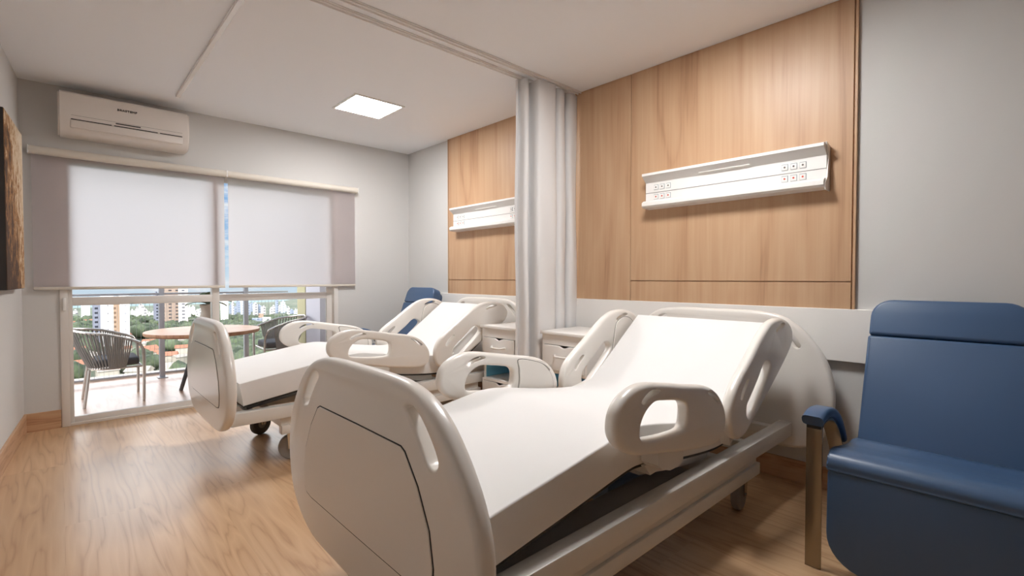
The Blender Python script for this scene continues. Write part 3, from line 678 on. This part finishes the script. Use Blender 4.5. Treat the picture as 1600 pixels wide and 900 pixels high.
# ================================================================ NIGHTSTANDS
def nightstand():
    x0, x1, y0, y1 = 2.622, 3.052, 2.082, 2.500; zt = .80
    t = thing('nightstand', 'white nightstand with open blue shelf beside the near bed, in front of the curtain', 'nightstand', ((x0 + x1) / 2, (y0 + y1) / 2, 0), 0, 'bedside nightstands')
    bm = bmesh.new(); bx(bm, x0 - .015, x1, y0 - .012, y1 + .012, zt - .024, zt, .004, 2); obj('top', bm, M['white'], t)
    bm = bmesh.new()
    for a, b in ((y0, y0 + .018), (y1 - .018, y1)):
        bx(bm, x0, x1, a, b, .50, zt - .024); bx(bm, x0 + .02, x1, a, b, .36, .50); bx(bm, x0, x1, a, b, .05, .36)
    bx(bm, x0, x1, y0 + .018, y1 - .018, .05, .07); bx(bm, x0, x1, y0 + .018, y1 - .018, .345, .365); bx(bm, x0 + .01, x1, y0 + .018, y1 - .018, .495, .515)
    bx(bm, x0, x0 + .02, y0 + .018, y1 - .018, .705, zt - .024); bx(bm, x1 - .015, x1, y0 + .018, y1 - .018, .515, zt - .024); bx(bm, x1 - .015, x1, y0 + .018, y1 - .018, .07, .345)
    obj('body', bm, M['white'], t, 0)
    bm = bmesh.new(); bx(bm, x1 - .015, x1, y0 + .018, y1 - .018, .365, .495); bx(bm, x0 + .03, x1 - .015, y0 + .018, y0 + .021, .365, .495); bx(bm, x0 + .03, x1 - .015, y1 - .021, y1 - .018, .365, .495); obj('shelf_lining', bm, M['lightblue'], t, 0)
    for z0, z1 in ((.520, .700), (.075, .340)):
        ym = (y0 + y1) / 2; top = [(y0 + .022, z0), (y1 - .022, z0), (y1 - .022, z1), (ym + .05, z1), (ym + .03, z1 - .006), (ym + .012, z1 - .014), (ym - .012, z1 - .014), (ym - .03, z1 - .006), (ym - .05, z1), (y0 + .022, z1)]
        d = obj('drawer' if z0 > .3 else 'door', plate(top, [], .018, .002, YZ(x0 + .003), 1), M['white'], t, 40)
        z = z0 + (z1 - z0) * .55; bm = bmesh.new()
        tube(bm, catmull([(x0 - .006, ym - .085, z + .012), (x0 - .012, ym - .075, z + .012), (x0 - .034, ym - .045, z + .006), (x0 - .036, ym + .045, z + .006), (x0 - .012, ym + .075, z + .012), (x0 - .006, ym + .085, z + .012)], 4, False), .0075, 10)
        obj('handle', bm, M['whitemetal'], d)
    for x in (x0 + .04, x1 - .04):
        for y in (y0 + .04, y1 - .04):
            bm = bmesh.new(); q = bmesh.new(); bmesh.ops.create_uvsphere(q, u_segments=16, v_segments=10, radius=.024); merge(bm, q, Matrix.Translation((x, y, .024))); tube(bm, [(x, y, .04), (x, y, .052)], .01, 8); obj('caster', bm, M['darkrubber'], t)
    return t
ns = nightstand()
dup(ns, (ns.location.x - .045, 2.94, 0), 0, 'white nightstand with open blue shelf beside the far bed, left of the curtain')

# ================================================================ ARMCHAIRS
def armchair():
    YA = .28
    t = thing('recliner_armchair', 'blue vinyl reclining armchair with steel bar arms at the right edge, beside the near bed', 'armchair', (2.6, YA, 0), 0, 'blue recliner armchairs')
    def cush(bm, wid):
        return bm
    # backrest: board in a tilted plane
    a = math.radians(20.5)           # lean
    base = Vector((2.64, YA, .40)); up = Vector((math.sin(a), 0, math.cos(a))); nrm = Vector((math.cos(a), 0, -math.sin(a)))
    def TM(off): 
        m = Matrix.Identity(4); c = base + nrm * off
        for i in range(3): m[i][0] = (0, 1, 0)[i]; m[i][1] = up[i]; m[i][2] = nrm[i]; m[i][3] = c[i]
        return m
    Ht = .735; hs = .555
    def rr(w, z0, z1, r_top, r_bot, flare=0):
        o = []
        for cx_, cz_, r, a0 in ((w - r_top, z1 - r_top, r_top, 0), (-w + r_top, z1 - r_top, r_top, 90), (-w + flare + r_bot, z0 + r_bot, r_bot, 180), (w - flare - r_bot, z0 + r_bot, r_bot, 270)):
            for k in range(8):
                q = math.radians(a0 + 90 * k / 7); o.append((cx_ + r * math.cos(q), cz_ + r * math.sin(q)))
        return o
    obj('backrest_cushion', plate(rr(.275, .0, hs - .002, .012, .02), [], .10, .014, TM(.05), 4), M['vinyl'], t, 50)
    obj('headrest', plate(rr(.272, hs + .002, Ht, .085, .012), [], .10, .014, TM(.05), 4), M['vinyl'], t, 50)
    obj('back_shell', plate(rr(.262, .03, Ht - .03, .07, .03), [], .05, .015, TM(.115), 3), M['vinyl'], t, 50)
    # seat
    prof = catmull([(2.67, .455), (2.50, .470), (2.36, .492), (2.29, .505), (2.235, .500), (2.205, .474), (2.202, .446), (2.206, .434), (2.26, .42), (2.45, .355), (2.67, .34)], 4)
    bm = bmesh.new(); prism(bm, prof, YA - .278, YA + .278, 'y'); bmesh.ops.bevel(bm, geom=[e for e in bm.edges if abs(e.verts[0].co.y - e.verts[1].co.y) < 1e-5], offset=.005, segments=3, affect='EDGES')
    obj('seat_cushion', bm, M['vinyl'], t, 50)
    # leg rest hanging down
    o = []
    for cx_, cz_, r, a0 in ((.276 - .015, .438 - .015, .015, 0), (-.276 + .015, .438 - .015, .015, 90), (-.276 + .13, .06 + .13, .13, 180), (.276 - .13, .06 + .13, .13, 270)):
        for k in range(9): q = math.radians(a0 + 90 * k / 8); o.append((cx_ + r * math.cos(q), cz_ + r * math.sin(q)))
    bm = plate(o, [], .075, .010, Matrix.Identity(4), 4)
    bm.transform(Matrix.Translation((2.241, YA, 0)) @ YZ(0)); 
    for v in bm.verts: v.co.x += -.10 * (v.co.z - .43) * -.35
    obj('leg_rest', bm, M['vinyl'], t, 50)
    # arms
    for s in (-1, 1):
        yc = YA + s * .335
        P = catmull([(2.225, .615), (2.27, .628), (2.33, .632), (2.40, .622), (2.47, .59), (2.53, .540), (2.57, .49), (2.585, .465)], 4, False)
        def strip(path, w, th, off, bev=.006):
            bm = bmesh.new(); rings = []
            for i, p in enumerate(path):
                A_ = Vector(path[max(i - 1, 0)]); B_ = Vector(path[min(i + 1, len(path) - 1)]); d = (B_ - A_).normalized(); n = Vector((-d.y, d.x)); c = Vector(p) + n * off
                sec = []
                for (sy, sn, a0) in ((1, 1, 0), (-1, 1, 90), (-1, -1, 180), (1, -1, 270)):
                    for k in range(3): q = math.radians(a0 + 45 * k); sec.append((sy * (w / 2 - bev) + bev * math.cos(q), sn * (th / 2 - bev) + bev * math.sin(q)))
                rings.append([bm.verts.new((c.x + n.x * b, yc + a_, c.y + n.y * b)) for a_, b in sec])
            for A_, B_ in zip(rings, rings[1:]):
                for k in range(12): bm.faces.new((A_[k], A_[(k + 1) % 12], B_[(k + 1) % 12], B_[k]))
            bm.faces.new(rings[0][::-1]); bm.faces.new(rings[-1]); return bm
        ar = obj('armrest', strip(P, .078, .042, -.004, .014), M['vinyl'], t, 50)
        bar = catmull([(2.255, 0.002), (2.255, .30), (2.255, .55), (2.262, .585), (2.29, .597), (2.36, .598), (2.43, .575), (2.50, .52), (2.57, .43), (2.68, .27), (2.86, .004)], 4, False)
        obj('arm_frame', strip(bar, .058, .010, 0, .002), M['bronze'], t, 40)
        bm = bmesh.new(); bx(bm, 2.243, 2.267, yc - .027, yc + .027, .575, .598, .003, 1); obj('arm_spacer', bm, M['black'], t)
        bm = bmesh.new(); a_, b_ = sorted((YA + s * .26, YA + s * .33)); bx(bm, 2.46, 2.52, a_, b_, .36, .40, .004, 1); obj('seat_bracket', bm, M['bronze'], t)
    bm = bmesh.new(); bx(bm, 2.40, 2.62, YA - .25, YA + .25, .30, .352, .008, 2); obj('under_seat_frame', bm, M['black'], t)
    return t
ac1 = armchair()
dup(ac1, (2.62, 4.62, 0), 0, 'blue vinyl reclining armchair in the far corner behind the far bed')

# ================================================================ CITY BEYOND THE BALCONY
G = -45.0; AYv = Vector((math.sin(-YAW) * -1, math.cos(YAW)))
def ray(px, py):
    u = (px - CX) / F; v = -(py - CY) / F; c, s = math.cos(PITCH), math.sin(PITCH)
    fw = c + v * s; up = v * c - s
    sy, cy_ = math.sin(-YAW), math.cos(YAW)
    # forward = (sin(-yaw), cos(yaw)), right = (cos, -sin)
    return Vector((u * cy_ + fw * sy, -u * sy + fw * cy_, up))
def at_ground(px, py, z=G): 
    d = ray(px, py); k = (z - CH) / d.z; return Vector((d.x * k, d.y * k, z))
def height_at(p, py, px):   # height above ground so that the top shows at row py
    d = ray(px, py); k = math.hypot(p.x, p.y) / math.hypot(d.x, d.y); return CH + d.z * k - G
bm = bmesh.new(); v = [bm.verts.new(p) for p in ((-700, 60, G), (900, 60, G), (1100, 1080, G), (-900, 1080, G))]; bm.faces.new(v)
def ground_mat():
    m = mat('city_ground', s2l(120, 130, 100), .95); t = m.node_tree; c = N(t, 'ShaderNodeTexCoord'); n = N(t, 'ShaderNodeTexNoise', Scale=.03, Detail=9.0, Roughness=.8)
    r = N(t, 'ShaderNodeValToRGB'); el = r.color_ramp.elements; el[0].position = .40; el[0].color = (*s2l(66, 80, 60), 1); el[1].position = .70; el[1].color = (*s2l(140, 132, 118), 1); e = el.new(.52); e.color = (*s2l(92, 102, 82), 1)
    t.links.new(c.outputs['Object'], n.inputs[0]); t.links.new(n.outputs[0], r.inputs[0]); t.links.new(r.outputs[0], t.nodes['Principled BSDF'].inputs['Base Color']); return m
struct('ground_city', bm, ground_mat())
def facade(name, wallc, winc, sx, sz, fx, fz):
    """windows as a repeating pattern of the wall surface"""
    m = mat(name, wallc, .8); t = m.node_tree; l = t.links.new; c = N(t, 'ShaderNodeTexCoord'); sp = N(t, 'ShaderNodeSeparateXYZ'); l(c.outputs['Object'], sp.inputs[0])
    ad = N(t, 'ShaderNodeMath', operation='ADD'); l(sp.outputs['X'], ad.inputs[0]); l(sp.outputs['Y'], ad.inputs[1])
    def cell(src, size, frac):
        d = N(t, 'ShaderNodeMath', operation='DIVIDE'); d.inputs[1].default_value = size; l(src, d.inputs[0]); f = N(t, 'ShaderNodeMath', operation='FRACT'); l(d.outputs[0], f.inputs[0])
        g = N(t, 'ShaderNodeMath', operation='LESS_THAN'); g.inputs[1].default_value = frac; l(f.outputs[0], g.inputs[0]); return g.outputs[0]
    mu = N(t, 'ShaderNodeMath', operation='MULTIPLY'); l(cell(ad.outputs[0], sx, fx), mu.inputs[0]); l(cell(sp.outputs['Z'], sz, fz), mu.inputs[1])
    mx = N(t, 'ShaderNodeMixRGB'); mx.inputs[1].default_value = (*wallc, 1); mx.inputs[2].default_value = (*winc, 1); l(mu.outputs[0], mx.inputs[0]); l(mx.outputs[0], t.nodes['Principled BSDF'].inputs['Base Color']); return m
FM = dict(white=facade('facade_white', s2l(238, 236, 234), s2l(150, 150, 156), 7, 5.4, .12, .16), whitew=facade('facade_white_windows', s2l(236, 232, 226), s2l(110, 110, 118), 6.5, 3.1, .35, .45),
          grey=facade('facade_grey', s2l(140, 144, 160), s2l(46,50,62), 4.2, 3.1, .45, .45), brown=facade('facade_brown', s2l(168, 148, 134), s2l(74, 70, 72), 5.2, 3.1, .45, .42),
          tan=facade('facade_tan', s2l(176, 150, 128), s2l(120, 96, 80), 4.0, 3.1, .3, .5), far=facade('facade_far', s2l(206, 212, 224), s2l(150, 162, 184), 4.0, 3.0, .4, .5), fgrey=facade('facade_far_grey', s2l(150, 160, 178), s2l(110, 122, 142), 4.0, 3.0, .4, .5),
          roof=mat('clay_roof', s2l(164, 112, 88), .9), roofl=mat('pale_roof', s2l(168, 160, 150), .9), cream=mat('cream_wall', s2l(196, 188, 176), .9))
FOOT = []
def block(px0, px1, pyb, pyt, depth, m, parent=None, name='wing', dd=0.0):
    """box wing seen between pixel columns px0..px1, its foot on the ground at row pyb"""
    pm = (px0 + px1) / 2; c = at_ground(pm, pyb); a = at_ground(px0, pyb); b = at_ground(px1, pyb)
    d = ray(pm, pyb); yaw = math.atan2(-d.x, d.y); wd = (b - a).length * math.cos(0); dist = math.hypot(c.x, c.y)
    wd = dist * abs(math.atan2(a.x, a.y) - math.atan2(b.x, b.y)); hh_ = height_at(c, pyt, pm)
    bm = bmesh.new(); bx(bm, -wd / 2, wd / 2, dd, dd + depth, 0, hh_); FOOT.append((c + Vector((d.x, d.y, 0)).normalized() * depth / 2, max(wd, depth) * .75))
    return bm, c, yaw, wd, hh_
def building(name, label, wings, cat='building', group=None):
    c0 = None; t = None
    for (px0, px1, pyb, pyt, depth, m, dd) in wings:
        if name == 'city_block':
            q_ = at_ground((px0 + px1) / 2, pyb); q_ += Vector((q_.x, q_.y, 0)).normalized() * depth / 2; qr = math.hypot(q_.x, q_.y) / F * (px1 - px0)
            if any((q_.xy - f_.xy).length < (r_ + max(qr, depth) * .75) * .70 for f_, r_ in FOOT): return None
        bm, c, yaw, wd, h_ = block(px0, px1, pyb, pyt, depth, m, dd=dd)
        if len(wings) == 1:
            bx(bm, -wd * .2, wd * .2, depth * .3, depth * .6, h_, h_ + 2)
            o = obj(name, bm, FM[m], None, 0); o.location = c; o.rotation_euler = (0, 0, yaw); tag(o, label, cat, group); return o
        if t is None: t = thing(name, label, cat, c, yaw, group)
        me_o = obj('wing', bm, FM[m], None, 0); me_o.parent = t
        me_o.location = Matrix.Rotation(-yaw, 3, 'Z') @ (c - t.location)
    return t
building('apartment_tower', 'white apartment tower with brown middle strip seen through the left door pane', [(158, 178.5, 541, 462, 16, 'white', 0), (178.5, 187.5, 541, 464, 14, 'tan', 1.5), (187.5, 203, 541, 463, 16, 'white', 0), (145, 158, 541, 465, 14, 'grey', 1)])
building('apartment_tower', 'brown and white apartment tower rising behind the round balcony table', [(249, 279, 514, 440, 18, 'brown', 0), (279, 294, 514, 452, 18, 'whitew', 1)])
building('apartment_tower', 'slim grey tower just left of the brown and white tower', [(240, 249, 508, 459, 14, 'grey', 0)])
building('apartment_tower', 'white tower with a grey strip far off behind the left rope chair', [(127, 141, 497, 473, 14, 'white', 0)])
building('apartment_tower', 'tall white tower showing right of the door mullion', [(345, 357, 507, 462, 14, 'white', 0)])
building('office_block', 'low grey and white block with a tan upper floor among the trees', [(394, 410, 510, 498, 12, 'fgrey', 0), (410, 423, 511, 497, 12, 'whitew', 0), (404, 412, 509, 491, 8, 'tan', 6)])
FOOT.append((at_ground(409, 509), 26))
rnd = random.Random(3); px_ = 358
while px_ < 472:      # skyline, right pane
    wdt = rnd.uniform(3.5, 8); top = rnd.uniform(467, 486) if px_ < 445 else rnd.uniform(480, 486)
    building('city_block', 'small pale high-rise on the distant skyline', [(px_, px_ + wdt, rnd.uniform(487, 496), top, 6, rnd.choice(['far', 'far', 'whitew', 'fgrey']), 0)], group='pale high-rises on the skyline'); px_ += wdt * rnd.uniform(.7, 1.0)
for (a, b, t_) in ((108, 126, 482), (204, 226, 482), (212, 218, 476), (226, 240, 483), (294, 306, 480), (300, 316, 484), (-20, 60, 483), (60, 108, 484), (-80, -20, 481)):
    x = a
    while x < b:
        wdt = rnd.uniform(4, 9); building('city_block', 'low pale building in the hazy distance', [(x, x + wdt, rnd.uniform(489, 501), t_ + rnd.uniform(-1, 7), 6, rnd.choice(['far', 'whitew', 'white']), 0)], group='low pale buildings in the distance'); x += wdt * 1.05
def house(px, py, wpx, m, mr, group, label):
    c = at_ground(px, py); d = ray(px, py); s = math.hypot(c.x, c.y) / F * wpx
    FOOT.append((c, s * .7))
    t = thing('house', label, 'house', c, math.atan2(-d.x, d.y) + rnd.uniform(-.6, .6), group)
    bm = bmesh.new(); bx(bm, -s / 2, s / 2, -s * .35, s * .35, 0, 4); o = obj('walls', bm, FM[m], None, 0); o.parent = t
    bm = bmesh.new(); P = [(-s * .42, 4), (0, 4 + s * .22), (s * .42, 4)]; prism(bm, P, -s * .55, s * .55, 'x'); o = obj('roof', bm, FM[mr], None, 0); o.parent = t
for (x, y, wp) in ((230, 556, 20), (262, 566, 20), (132, 580, 22), (118, 558, 18), (238, 572, 20), (286, 553, 16)):
    house(x, y, wp, 'cream', 'roof', 'red roofed houses below', 'house with a red clay roof far below the balcony')
for (x, y, wp) in ((218, 592, 24), (276, 590, 26), (274, 541, 14), (345, 590, 26), (221, 514, 9), (168, 592, 20), (154, 566, 18)):
    house(x, y, wp, 'cream', 'roofl', 'pale roofed houses below', 'house with a pale roof far below the balcony')
for _ in range(100):
    x, y = rnd.uniform(108, 350), rnd.uniform(503, 592); wp = 5 + (y - 500) * .13 + rnd.uniform(-1, 3)
    c = at_ground(x, y); sz = math.hypot(c.x, c.y) / F * wp
    if any((c.xy - f_.xy).length < r_ + sz * .9 for f_, r_ in FOOT): continue
    if rnd.random() < .4: house(x, y, wp, 'cream', 'roof', 'red roofed houses below', 'house with a red clay roof far below the balcony')
    else: house(x, y, wp, 'cream', 'roofl', 'pale roofed houses below', 'house with a pale roof far below the balcony')
def leaf_mat():
    m = mat('tree_foliage', s2l(70, 90, 60), .9); t = m.node_tree; c = N(t, 'ShaderNodeTexCoord'); n = N(t, 'ShaderNodeTexNoise', Scale=.09, Detail=10.0, Roughness=.75)
    r = N(t, 'ShaderNodeValToRGB'); el = r.color_ramp.elements; el[0].position = .38; el[0].color = (*s2l(46, 58, 44), 1); el[1].position = .62; el[1].color = (*s2l(98, 110, 80), 1)
    t.links.new(c.outputs['Object'], n.inputs[0]); t.links.new(n.outputs[0], r.inputs[0]); t.links.new(r.outputs[0], t.nodes['Principled BSDF'].inputs['Base Color']); return m
FM['leaf'] = leaf_mat()
ico = bmesh.new(); bmesh.ops.create_icosphere(ico, subdivisions=2, radius=1); iv = [v.co.copy() for v in ico.verts]; ifc = [[v.index for v in f.verts] for f in ico.faces]; ico.free()
verts = []; faces = []
def blob(c, r, hgt):
    b = len(verts); ph = rnd.uniform(0, 9)
    for v in iv:
        k = 1 + .22 * math.sin(5 * v.x + ph) * math.cos(4 * v.y + ph * 2) + rnd.uniform(-.12, .12)
        verts.append((c.x + v.x * r * k, c.y + v.y * r * k, c.z + hgt * .5 + v.z * hgt * .55 * k))
    faces.extend([[i + b for i in f] for f in ifc])
for _ in range(3000):
    px, py = rnd.uniform(60, 480), 495 + 103 * rnd.random() ** 1.6
    if 215 < px < 300 and py > 545 and rnd.random() < .6: continue
    if 140 < px < 205 and py > 538: continue
    if py < 512 and 240 < px < 294 and 0: continue
    if px < 240 and 492 < py < 500 and rnd.random() < .5: continue
    c = at_ground(px, py); s = rnd.uniform(4, 7.5)
    if any((c.xy - f_.xy).length < r_ + s * 1.15 for f_, r_ in FOOT): continue
    k_ = min(1, .35 + (py - 495) / 40); blob(c, s * k_, rnd.uniform(6, 10) * k_)
me = bpy.data.meshes.new('tree_canopy'); me.from_pydata(verts, [], faces); me.update()
o = obj('tree_canopy', me, FM['leaf'], None, 80); tag(o, 'mass of green treetops between the buildings far below', 'trees', kind='stuff')
# hazy hills that close the horizon
bm = bmesh.new(); prev = None
for i in range(41):
    x = -900 + 50 * i; h_ = 4 + 3.5 * math.sin(i * .7) + 2 * math.sin(i * 1.9)
    a = bm.verts.new((x, 1000, G)); b = bm.verts.new((x, 1050, G + h_)); c = bm.verts.new((x, 1100, G))
    if prev: bm.faces.new((prev[0], a, b, prev[1])); bm.faces.new((prev[1], b, c, prev[2]))
    prev = (a, b, c)
struct('hills', bm, mat('hill_green', s2l(120, 140, 140), .95), 60)
